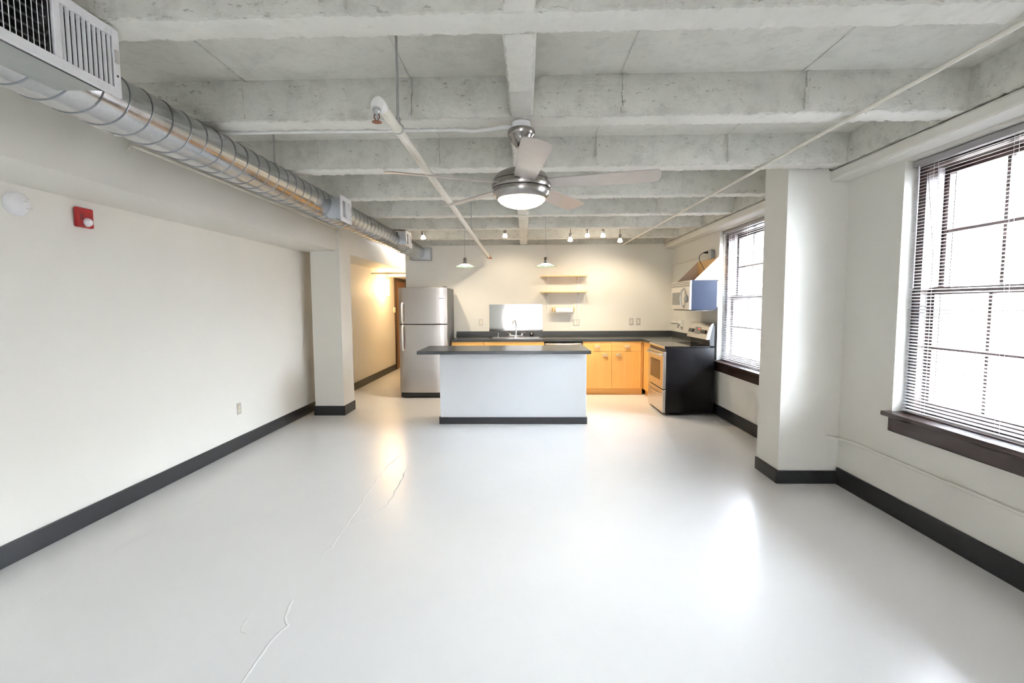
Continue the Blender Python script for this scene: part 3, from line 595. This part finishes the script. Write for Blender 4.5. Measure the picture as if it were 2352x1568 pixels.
# ---- counter with a hole for the sink
SX0, SX1, SY0, SY1 = -.57, .262, 7.985, 8.40
CT = MB().box(-1.19, SX0, 7.85, YF - .001, .873, .912).box(SX1, 1.865, 7.85, YF - .001, .873, .912).box(SX0, SX1, 7.85, SY0, .873, .912).box(SX0, SX1, SY1, YF - .001, .873, .912).box(1.865, XR - .001, 7.157, YF - .001, .873, .912)
ct = solo('countertop', CT, 'laminate', 'dark grey laminate kitchen counter turning the corner behind the range', 'countertop')
part('backsplash', MB().box(-1.19, XR - .001, YF - .021, YF - .0015, .912, 1.005).box(XR - .021, XR - .0015, 7.157, YF - .021, .912, 1.005), 'laminate', ct, .003)
# ---- cabinets
def pull(par, x, z, Y=7.86, w_=.085):
    part('cup_pull', MB().prism([(0, .022), (.020, .022), (.024, .014), (.022, -.018), (.018, -.026), (.015, -.026), (.017, -.016), (.018, .012), (0, .016)], lambda p: (x - w_ / 2, Y - p[0], z + p[1]), lambda p: (x + w_ / 2, Y - p[0], z + p[1])), 'pull_reflect', par, smooth=True)
def cabinet(x0, x1, label, cols, drawers=True, hollow=False, pulls=True):
    c = thing('base_cabinet', label, 'cabinet', ((x0 + x1) / 2, 8.1, 0), 'maple base cabinets')
    if hollow: b_ = MB().box(x0, x0 + .018, 7.882, 8.49, .1, .872).box(x1 - .018, x1, 7.882, 8.49, .1, .872).box(x0 + .018, x1 - .018, 7.882, 8.49, .1, .118).box(x0 + .018, x1 - .018, 8.48, 8.49, .118, .872).box(x0 + .018, x1 - .018, 7.882, 7.9, .80, .872)
    else: b_ = MB().box(x0, x1, 7.882, 8.49, .1, .872)
    part('carcass', b_, 'maple', c); part('toe_kick', MB().box(x0, x1, 7.93, 7.95, 0, .1), 'maple_x', c)
    n = len(cols) - 1
    for k in range(n):
        a, b2 = cols[k] + .0015, cols[k + 1] - .0015
        dw = part('drawer_front', MB().box(a, b2, 7.862, 7.881, .713, .866), 'maple_x', c, .0015)
        if drawers and pulls: pull(dw, a + (b2 - a) * (.50 if k == 0 else .52), .79)
        dr = part('door', MB().box(a, b2, 7.862, 7.881, .108, .709), 'maple', c, .0015)
        if pulls: pull(dr, (b2 - .105) if k == 0 else (a + .105), .655)
    return c
cabinet(-1.19, -.662, 'maple base cabinet between the refrigerator and the sink cabinet', [-1.19, -.662])
cabinet(-.658, .308, 'maple sink cabinet under the steel sink', [-.658, -.175, .308], False, True)
cabinet(.932, 1.90, 'maple base cabinet with two drawers and two doors beside the range', [.932, 1.392, 1.862])
cc = thing('corner_cabinet', 'narrow maple corner cabinet face next to the range', 'cabinet', (2.2, 7.7, 0), 'maple base cabinets')
part('carcass', MB().box(1.92, XR - .03, 7.158, 8.49, .1, .872), 'maple', cc); part('face_panel', MB().box(1.902, 1.9195, 7.158, 7.861, .10, .868), 'maple', cc, .0015); part('toe_kick', MB().box(1.95, 1.97, 7.158, 7.93, 0, .0995), 'maple_x', cc)
# ---- dishwasher
dwm = thing('dishwasher', 'stainless dishwasher between the sink cabinet and the drawer cabinet', 'dishwasher', (.62, 8.1, 0))
part('tub', MB().box(.312, .928, 7.90, 8.48, .1, .868), 'plastic_black', dwm); part('toe_kick', MB().box(.312, .928, 7.93, 7.95, 0, .0995), 'plastic_black', dwm)
part('door', MB().box(.315, .925, 7.866, 7.899, .11, .845), 'stainless', dwm, .004)
part('handle', MB().tube([(.335, 7.862, .832), (.36, 7.84, .832), (.45, 7.828, .828), (.62, 7.824, .826), (.79, 7.828, .828), (.88, 7.84, .832), (.905, 7.862, .832)], .011, 12), 'stainless_y', dwm, smooth=True)
# ---- sink and tap
sk = thing('kitchen_sink', 'stainless steel double sink set into the counter', 'sink', (-.15, 8.2, .91))
part('rim', MB().box(SX0 - .02, SX1 + .02, SY0 - .018, SY0 + .02, .9125, .920).box(SX0 - .02, SX1 + .02, SY1 - .075, SY1 + .02, .9125, .920).box(SX0 - .02, SX0 + .02, SY0 + .02, SY1 - .075, .9125, .920).box(SX1 - .02, SX1 + .02, SY0 + .02, SY1 - .075, .9125, .920).box(-.174, -.134, SY0 + .02, SY1 - .075, .9125, .920), 'chrome', sk, .002)
for a, b_ in ((SX0 + .02, -.174), (-.134, SX1 - .02)):
    y0, y1, z0 = SY0 + .02, SY1 - .075, .74
    part('bowl', MB().add([(a, y0, .918), (b_, y0, .918), (b_, y1, .918), (a, y1, .918), (a + .02, y0 + .02, z0), (b_ - .02, y0 + .02, z0), (b_ - .02, y1 - .02, z0), (a + .02, y1 - .02, z0)], [(0, 1, 5, 4), (1, 2, 6, 5), (2, 3, 7, 6), (3, 0, 4, 7), (4, 5, 6, 7)]), 'stainless', sk)
    part('drain', MB().lathe([(.04, z0 + .002), (.036, z0 + .004), (0, z0 + .001)], ((a + b_) / 2, (y0 + y1) / 2, 0), 20), 'chrome', sk, smooth=True)
tx, ty = -.155, SY1 - .03
fc = thing('kitchen_faucet', 'chrome gooseneck faucet with two lever handles behind the sink', 'faucet', (tx, ty, .92))
part('deck_plate', MB().box(tx - .125, tx + .125, ty - .025, ty + .025, .9205, .945), 'chrome', fc, .008)
part('spout', MB().tube([(tx, ty, .943), (tx, ty, 1.03)] + [(tx - .03 * (1 - math.cos(q * math.pi / 10)), ty - .10 * (1 - math.cos(q * math.pi / 10)) / 1.0 * .8, 1.10 + .095 * math.sin(q * math.pi / 10)) for q in range(0, 10)], [.017, .013] + [.0095] * 10, 14), 'chrome', fc, smooth=True)
for s_ in (-1, 1):
    hd = part('handle', MB().lathe([(.019, .943), (.019, .962), (.013, .978), (0, .98)], (tx + s_ * .10, ty, 0), 16), 'chrome', fc, smooth=True)
    part('lever', MB().tube([(tx + s_ * .10, ty, .973), (tx + s_ * .125, ty - .005, .983), (tx + s_ * .165, ty - .01, .992)], [.008, .007, .005], 10), 'chrome', hd, smooth=True)
so = thing('soap_dispenser', 'small chrome soap dispenser at the sink edge', 'soap dispenser', (-.46, ty, .92))
part('base', MB().lathe([(.018, .9205), (.018, .932), (.008, .936), (.008, .965), (0, .966)], (-.46, ty, 0), 16), 'chrome', so, smooth=True); part('pump_head', MB().lathe([(.013, .965), (.014, .975), (.010, .982), (0, .983)], (-.46, ty, 0), 16).tube([(-.46, ty, .975), (-.46, ty - .035, .972)], .005, 8), 'chrome', so, smooth=True)
cp = thing('dish_cup', 'small black cup beside the faucet', 'cup', (.115, ty, .92))
part('cup_body', MB().lathe([(0, .9208), (.032, .9208), (.036, .93), (.036, .985), (.033, .985), (.033, .93), (0, .928)], (.115, ty, 0), 24), 'plastic_black', cp, smooth=True); part('spout_clip', MB().box(.10, .125, ty - .040, ty - .034, .955, .99), 'chrome', cp, .002)
# steel splash panel, slightly wavy
mb = MB(); nx_, nz_ = 40, 20
for i in range(nz_ + 1):
    for k in range(nx_ + 1):
        x = -.62 + .926 * k / nx_; z = 1.007 + .465 * i / nz_
        mb.v.append((x, YF - .008 - .0016 * (noise.noise(Vector((x * 3.2, z * 2.2, 4.1)))), z))
for i in range(nz_):
    for k in range(nx_): o_ = i * (nx_ + 1) + k; mb.f.append((o_, o_ + 1, o_ + nx_ + 2, o_ + nx_ + 1)); mb.mi.append(0)
mb.box(-.62, .306, YF - .0055, YF - .0008, 1.007, 1.472)
solo('splash_panel', mb, 'splash_steel', 'polished steel splash panel on the wall behind the sink', 'splash panel', smooth=True)
# ---- shelves
for x, lb in ((.395, 'white slotted shelf rail under the sink-side end of the shelves'), (.915, 'white slotted shelf rail under the range-side end of the shelves')):
    s = thing('shelf_rail', lb, 'shelf rail', (x, YF, 1.3), 'slotted shelf rails')
    part('channel', MB().box(x - .013, x + .013, YF - .012, YF - .0008, 1.31, 1.985), 'white_paint', s, .002)
    sl = MB()
    for k in range(20): sl.box(x - .0025, x + .0025, YF - .0125, YF - .0119, 1.325 + k * .033, 1.341 + k * .033)
    part('slots', sl, 'plate_steel', s)
for z, lb in ((1.934, 'upper maple wall shelf above the paper towels'), (1.667, 'lower maple wall shelf above the paper towels')):
    s = thing('wall_shelf', lb, 'shelf', (.66, YF, z), 'maple wall shelves')
    part('board', MB().box(.268, 1.058, 8.257, YF - .016, z, z + .020), 'maple_shelf', s, .002)
    for x in (.395, .915): part('bracket', MB().prism([(.0125, 0), (.20, 0), (.20, -.010), (.03, -.05), (.0125, -.05)], lambda p: (x - .004, YF - p[0], z - .0005 + p[1]), lambda p: (x + .004, YF - p[0], z - .0005 + p[1])), 'white_paint', s)
hdr = thing('paper_towel_holder', 'maple paper towel bracket on the wall under the shelves', 'towel holder', (.66, YF, 1.36))
part('back_board', MB().box(.47, .86, YF - .018, YF - .0008, 1.36, 1.42), 'maple_shelf', hdr, .002)
for x in (.485, .842): part('end_arm', MB().box(x - .008, x + .008, YF - .16, YF - .018, 1.335, 1.40), 'maple_shelf', hdr, .004)
part('dowel', MB().cyl((.477, YF - .12, 1.362), (.85, YF - .12, 1.362), .008, 10), 'maple_shelf', hdr, smooth=True)
pr = solo('paper_towel_roll', MB().lathe([(.020, .520), (.052, .520), (.052, .818), (.020, .818), (.020, .520)], (0, YF - .12, 1.362), 32, Matrix.Rotation(math.radians(90), 3, 'Y')), 'paper', 'white paper towel roll hanging under the shelves', 'paper towels', smooth=True)
# ---- outlets on the kitchen wall
def plate_y(name, label, x, z, n=1, kind='receptacle', grp=None):
    w_ = .073 + .046 * (n - 1); o = thing(name, label, 'outlet' if kind == 'receptacle' else 'switch', (x, YF, z), grp)
    part('cover_plate', MB().box(x - w_ / 2, x + w_ / 2, YF - .006, YF - .0005, z - .059, z + .059), 'plate_steel', o, .002)
    for k in range(n):
        xc = x + (k - (n - 1) / 2) * .046
        if kind == 'receptacle' or k:
            for dz in (-.02, .02): part('receptacle', MB().box(xc - .017, xc + .017, YF - .009, YF - .006, z + dz - .014, z + dz + .014), 'ivory', o, .003)
        else: part('rocker', MB().box(xc - .016, xc + .016, YF - .010, YF - .006, z - .033, z + .033), 'ivory', o, .002)
plate_y('wall_switch', 'steel switch plate on the kitchen wall beside the refrigerator', -.765, 1.163, 1, 'switch')
plate_y('wall_outlet', 'double outlet plate on the kitchen wall under the paper towels', .893, 1.155, 2, 'switch')
plate_y('wall_outlet', 'first of the two close outlet plates above the corner counter', 1.839, 1.165); plate_y('wall_outlet', 'outlet plate nearest the corner of the kitchen wall', 1.959, 1.165)

# ---- refrigerator
fr = thing('refrigerator', 'stainless top-freezer refrigerator with charcoal sides', 'refrigerator', (-1.598, 8.0, 0))
RX0, RX1 = -1.98, -1.216
part('cabinet_body', MB().box(RX0 + .008, RX1 - .004, 7.672, 8.38, .03, 1.735), 'fridge_side', fr, .006)
def fdoor(z0, z1):
    n = 14; P = [(RX0 + (RX1 - RX0) * k / n, 7.628 - .028 * (1 - (2 * k / n - 1) ** 2) ** .8) for k in range(n + 1)] + [(RX1, 7.668), (RX0, 7.668)]
    return MB().prism(P, lambda p: (p[0], p[1], z0), lambda p: (p[0], p[1], z1))
fz = part('freezer_door', fdoor(1.174, 1.743), 'stainless', fr, .004); fd = part('fridge_door', fdoor(.088, 1.162), 'stainless', fr, .004)
part('gasket', MB().box(RX0 + .012, RX1 - .012, 7.64, 7.668, 1.1625, 1.1735), 'plastic_black', fr)
def fhandle(z0, z1, par):
    x = RX0 + .065; part('door_handle', MB().tube([(x, 7.605, z0), (x, 7.575, z0 + .02), (x, 7.560, z0 + .06), (x, 7.556, (z0 + z1) / 2), (x, 7.560, z1 - .06), (x, 7.575, z1 - .02), (x, 7.605, z1)], .0145, 12), 'white_metal', par, smooth=True)
fhandle(1.185, 1.50, fz); fhandle(.76, 1.152, fd)
part('badge', MB().box(-1.335, -1.265, 7.607, 7.617, 1.565, 1.58), 'chrome', fz, .001)
part('toe_grille', MB().box(RX0 + .01, RX1 - .01, 7.635, 7.67, .012, .085), 'plastic_black', fr, .003)
for x in (RX0 + .06, RX1 - .06): part('foot', MB().cyl((x, 7.72, 0), (x, 7.72, .035), .018, 12), 'plastic_black', fr)
for x in (RX0 + .06, RX1 - .06): part('foot', MB().cyl((x, 8.30, 0), (x, 8.30, .035), .018, 12), 'plastic_black', fr)
part('top_hinge', MB().box(RX1 - .07, RX1 - .01, 7.65, 7.72, 1.7435, 1.755), 'plastic_black', fr, .003)

# ---- range
RY0, RY1, RFX, RBX = 6.385, 7.150, 1.80, 2.462
rg = thing('range', 'black freestanding range with stainless oven door by the far window', 'range', (2.1, 6.77, 0))
part('side_body', MB().box(1.842, RBX, RY0, RY1, .03, .893), 'range_black', rg, .004)
part('side_emboss', MB().box(2.02, 2.32, RY0 - .0015, RY0 - .0002, .74, .745).box(2.02, 2.32, RY0 - .0015, RY0 - .0002, .12, .124).box(2.318, 2.323, RY0 - .0015, RY0 - .0002, .62, .745), 'range_black', rg)
part('cooktop', MB().box(1.818, RBX - .06, RY0 - .003, RY1 + .003, .894, .914), 'cooktop', rg, .006)
part('cooktop_trim', MB().box(1.808, 1.8175, RY0, RY1, .885, .913), 'stainless_y', rg, .003)
part('vent_strip', MB().box(1.825, 1.8415, RY0 + .01, RY1 - .01, .845, .884), 'plastic_black', rg)
od = part('oven_door', MB().box(RFX, 1.841, RY0 + .002, RY1 - .002, .352, .842), 'stainless_y', rg, .006)
part('oven_window', MB().box(RFX - .002, RFX + .001, RY0 + .14, RY1 - .14, .455, .715), 'dark_glass', od, .001)
part('door_handle', MB().tube([(RFX + .002, RY0 + .03, .80), (RFX - .03, RY0 + .05, .800), (RFX - .042, RY0 + .16, .795), (RFX - .046, (RY0 + RY1) / 2, .792), (RFX - .042, RY1 - .16, .795), (RFX - .03, RY1 - .05, .800), (RFX + .002, RY1 - .03, .80)], .012, 12), 'stainless_y', od, smooth=True)
part('badge', MB().box(RFX - .001, RFX + .001, 6.74, 6.80, .405, .413), 'chrome', od)
dr = part('storage_drawer', MB().box(RFX + .002, 1.841, RY0 + .002, RY1 - .002, .035, .338), 'stainless_y', rg, .006)
part('drawer_pull', MB().tube([(RFX + .003, RY0 + .06, .285), (RFX - .012, RY0 + .16, .272), (RFX - .014, (RY0 + RY1) / 2, .268), (RFX - .012, RY1 - .16, .272), (RFX + .003, RY1 - .06, .285)], .008, 10), 'stainless_y', dr, smooth=True)
for x in (1.88, 2.42):
    for y_ in (RY0 + .05, RY1 - .05): part('foot', MB().cyl((x, y_, 0), (x, y_, .04), .016, 10), 'plastic_black', rg)
part('backguard_riser', MB().prism([(2.405, .914), (RBX, .914), (RBX, 1.185), (2.43, 1.19), (2.392, 1.0)], lambda p: (p[0], RY0 + .012, p[1]), lambda p: (p[0], RY1 - .012, p[1])), 'range_black', rg, .003)
cpn = part('control_panel', MB().prism([(2.350, 1.0), (2.366, 1.075), (2.388, 1.15), (2.412, 1.195), (2.432, 1.208), (2.445, 1.205), (2.43, 1.19), (2.392, 1.0)], lambda p: (p[0], RY0, p[1]), lambda p: (p[0], RY1, p[1])), 'stainless_y', rg, smooth=True)
def on_panel(y0, y1, s0, s1, mat, name, e=.004):
    a = Vector((2.366, 0, 1.075)); b_ = Vector((2.388, 0, 1.15)); dv = b_ - a; nv = Vector((-dv.z, 0, dv.x)).normalized()
    P = lambda s_, y_, k: tuple(a + dv * s_ + nv * k + Vector((0, y_, 0)))
    part(name, MB().add([P(s0, y0, .0), P(s0, y1, .0), P(s1, y1, .0), P(s1, y0, .0), P(s0, y0, e), P(s0, y1, e), P(s1, y1, e), P(s1, y0, e)], [(0, 1, 2, 3), (4, 5, 6, 7), (0, 1, 5, 4), (1, 2, 6, 5), (2, 3, 7, 6), (3, 0, 4, 7)]), mat, cpn)
on_panel(6.45, 6.62, -.1, .55, 'plastic_black', 'knob_cluster', .014); on_panel(6.93, 7.09, -.1, .55, 'plastic_black', 'knob_cluster', .014)
on_panel(6.67, 6.88, -.3, 1.0, 'grey_box', 'display', .003); on_panel(6.70, 6.75, .55, .75, 'red_led', 'clock_digits', .004)
# ---- microwave
mw = thing('microwave', 'stainless over-the-range microwave with dark sides', 'microwave', (2.3, 6.77, 1.378))
MX = 2.118
part('case', MB().box(2.150, 2.475, RY0, RY1, 1.385, 1.767), 'micro_side', mw, .004); part('mount_plate', MB().box(2.476, XR - .001, RY0 + .03, RY1 - .03, 1.42, 1.75), 'grey_box', mw)
part('underside_trim', MB().box(2.15, 2.45, RY0 + .02, RY1 - .02, 1.376, 1.3845), 'plastic_black', mw); part('lamp_lens', MB().box(2.22, 2.38, RY0 + .03, RY0 + .2, 1.372, 1.3758), 'white_metal', mw)
dm = part('door', MB().box(MX, 2.149, RY0 + .19, RY1, 1.388, 1.69), 'stainless_y', mw, .004)
part('door_window', MB().box(MX - .002, MX + .001, RY0 + .31, RY1 - .05, 1.45, 1.62), 'micro_glass', dm)
part('door_handle', MB().tube([(MX, RY0 + .225, 1.415), (MX - .03, RY0 + .225, 1.44), (MX - .042, RY0 + .225, 1.53), (MX - .03, RY0 + .225, 1.64), (MX, RY0 + .225, 1.668)], .013, 12), 'stainless_y', dm, smooth=True)
kp = part('keypad', MB().box(MX, 2.149, RY0, RY0 + .187, 1.388, 1.69), 'stainless_y', mw, .004); part('dial', MB().lathe([(.05, 0), (.048, .012), (0, .014)], (MX, RY0 + .10, 1.53), 24, Matrix.Rotation(math.radians(-90), 3, 'Y')), 'micro_glass', kp, smooth=True)
part('top_grille', MB().box(MX + .004, 2.149, RY0, RY1, 1.692, 1.767), 'stainless_y', mw, .003)
for z in (1.700, 1.722, 1.744): part('grille_slot', MB().box(MX + .002, MX + .006, RY0 + .01, RY1 - .01, z, z + .009), 'plastic_black', mw)
# ---- open wooden surround above the microwave
wb = thing('wooden_surround', 'sloped open maple box on top of the microwave', 'cabinet', (2.35, 6.77, 1.768))
for y_ in (RY0 + .004, RY1 - .02): part('side_panel', MB().prism([(2.182, 1.7685), (2.478, 1.7685), (2.478, 2.058)], lambda p: (p[0], y_, p[1]), lambda p: (p[0], y_ + .016, p[1])), 'maple_lit', wb)
part('back_panel', MB().box(2.4785, 2.494, RY0 + .004, RY1 - .004, 1.7685, 2.058), 'maple', wb)
# ---- junction box, plug and cord, conduits on the window wall
jb = thing('junction_box', 'grey metal outlet box on the wall above the wooden surround', 'outlet', (XR, 6.74, 2.13))
part('box', MB().box(XR - .055, XR - .0008, 6.655, 6.775, 2.065, 2.185), 'grey_box', jb, .004); part('cover', MB().box(XR - .060, XR - .0555, 6.652, 6.778, 2.062, 2.188), 'plate_steel', jb, .002)
cd = thing('power_cord', 'black plug and cord looping from the grey box into the wooden surround', 'cord', (XR - .09, 6.74, 2.14))
part('plug', MB().tube([(XR - .0605, 6.74, 2.155), (XR - .085, 6.745, 2.156), (XR - .115, 6.76, 2.152)], [.016, .014, .007], 12), 'plastic_black', cd, smooth=True)
part('cable', MB().tube([(XR - .11, 6.757, 2.152), (XR - .135, 6.79, 2.14), (XR - .15, 6.82, 2.10), (XR - .145, 6.81, 2.05), (XR - .12, 6.77, 1.98), (XR - .10, 6.72, 1.90), (XR - .10, 6.68, 1.80)], .0045, 8), 'plastic_black', cd, smooth=True)
solo('wall_conduit', MB().tube([(XR - .011, YF - .002, 2.13), (XR - .011, 6.778, 2.13)], .0095, 10), 'pipe_cream', 'cream conduit from the kitchen corner to the grey outlet box', 'conduit', smooth=True)
go = thing('surface_outlet', 'white surface outlet box on the window wall behind the range', 'outlet', (XR, 7.95, 1.16))
part('box', MB().box(XR - .045, XR - .0008, 7.90, 8.0, 1.10, 1.215), 'white_paint', go, .004); part('conduit_stub', MB().tube([(XR - .02, 8.0, 1.155), (XR - .02, YF - .001, 1.155)], .009, 10), 'white_paint', go, smooth=True)
part('plug', MB().tube([(XR - .045, 7.93, 1.13), (XR - .075, 7.92, 1.125), (XR - .085, 7.90, 1.09)], .013, 10), 'grey_box', go, smooth=True)
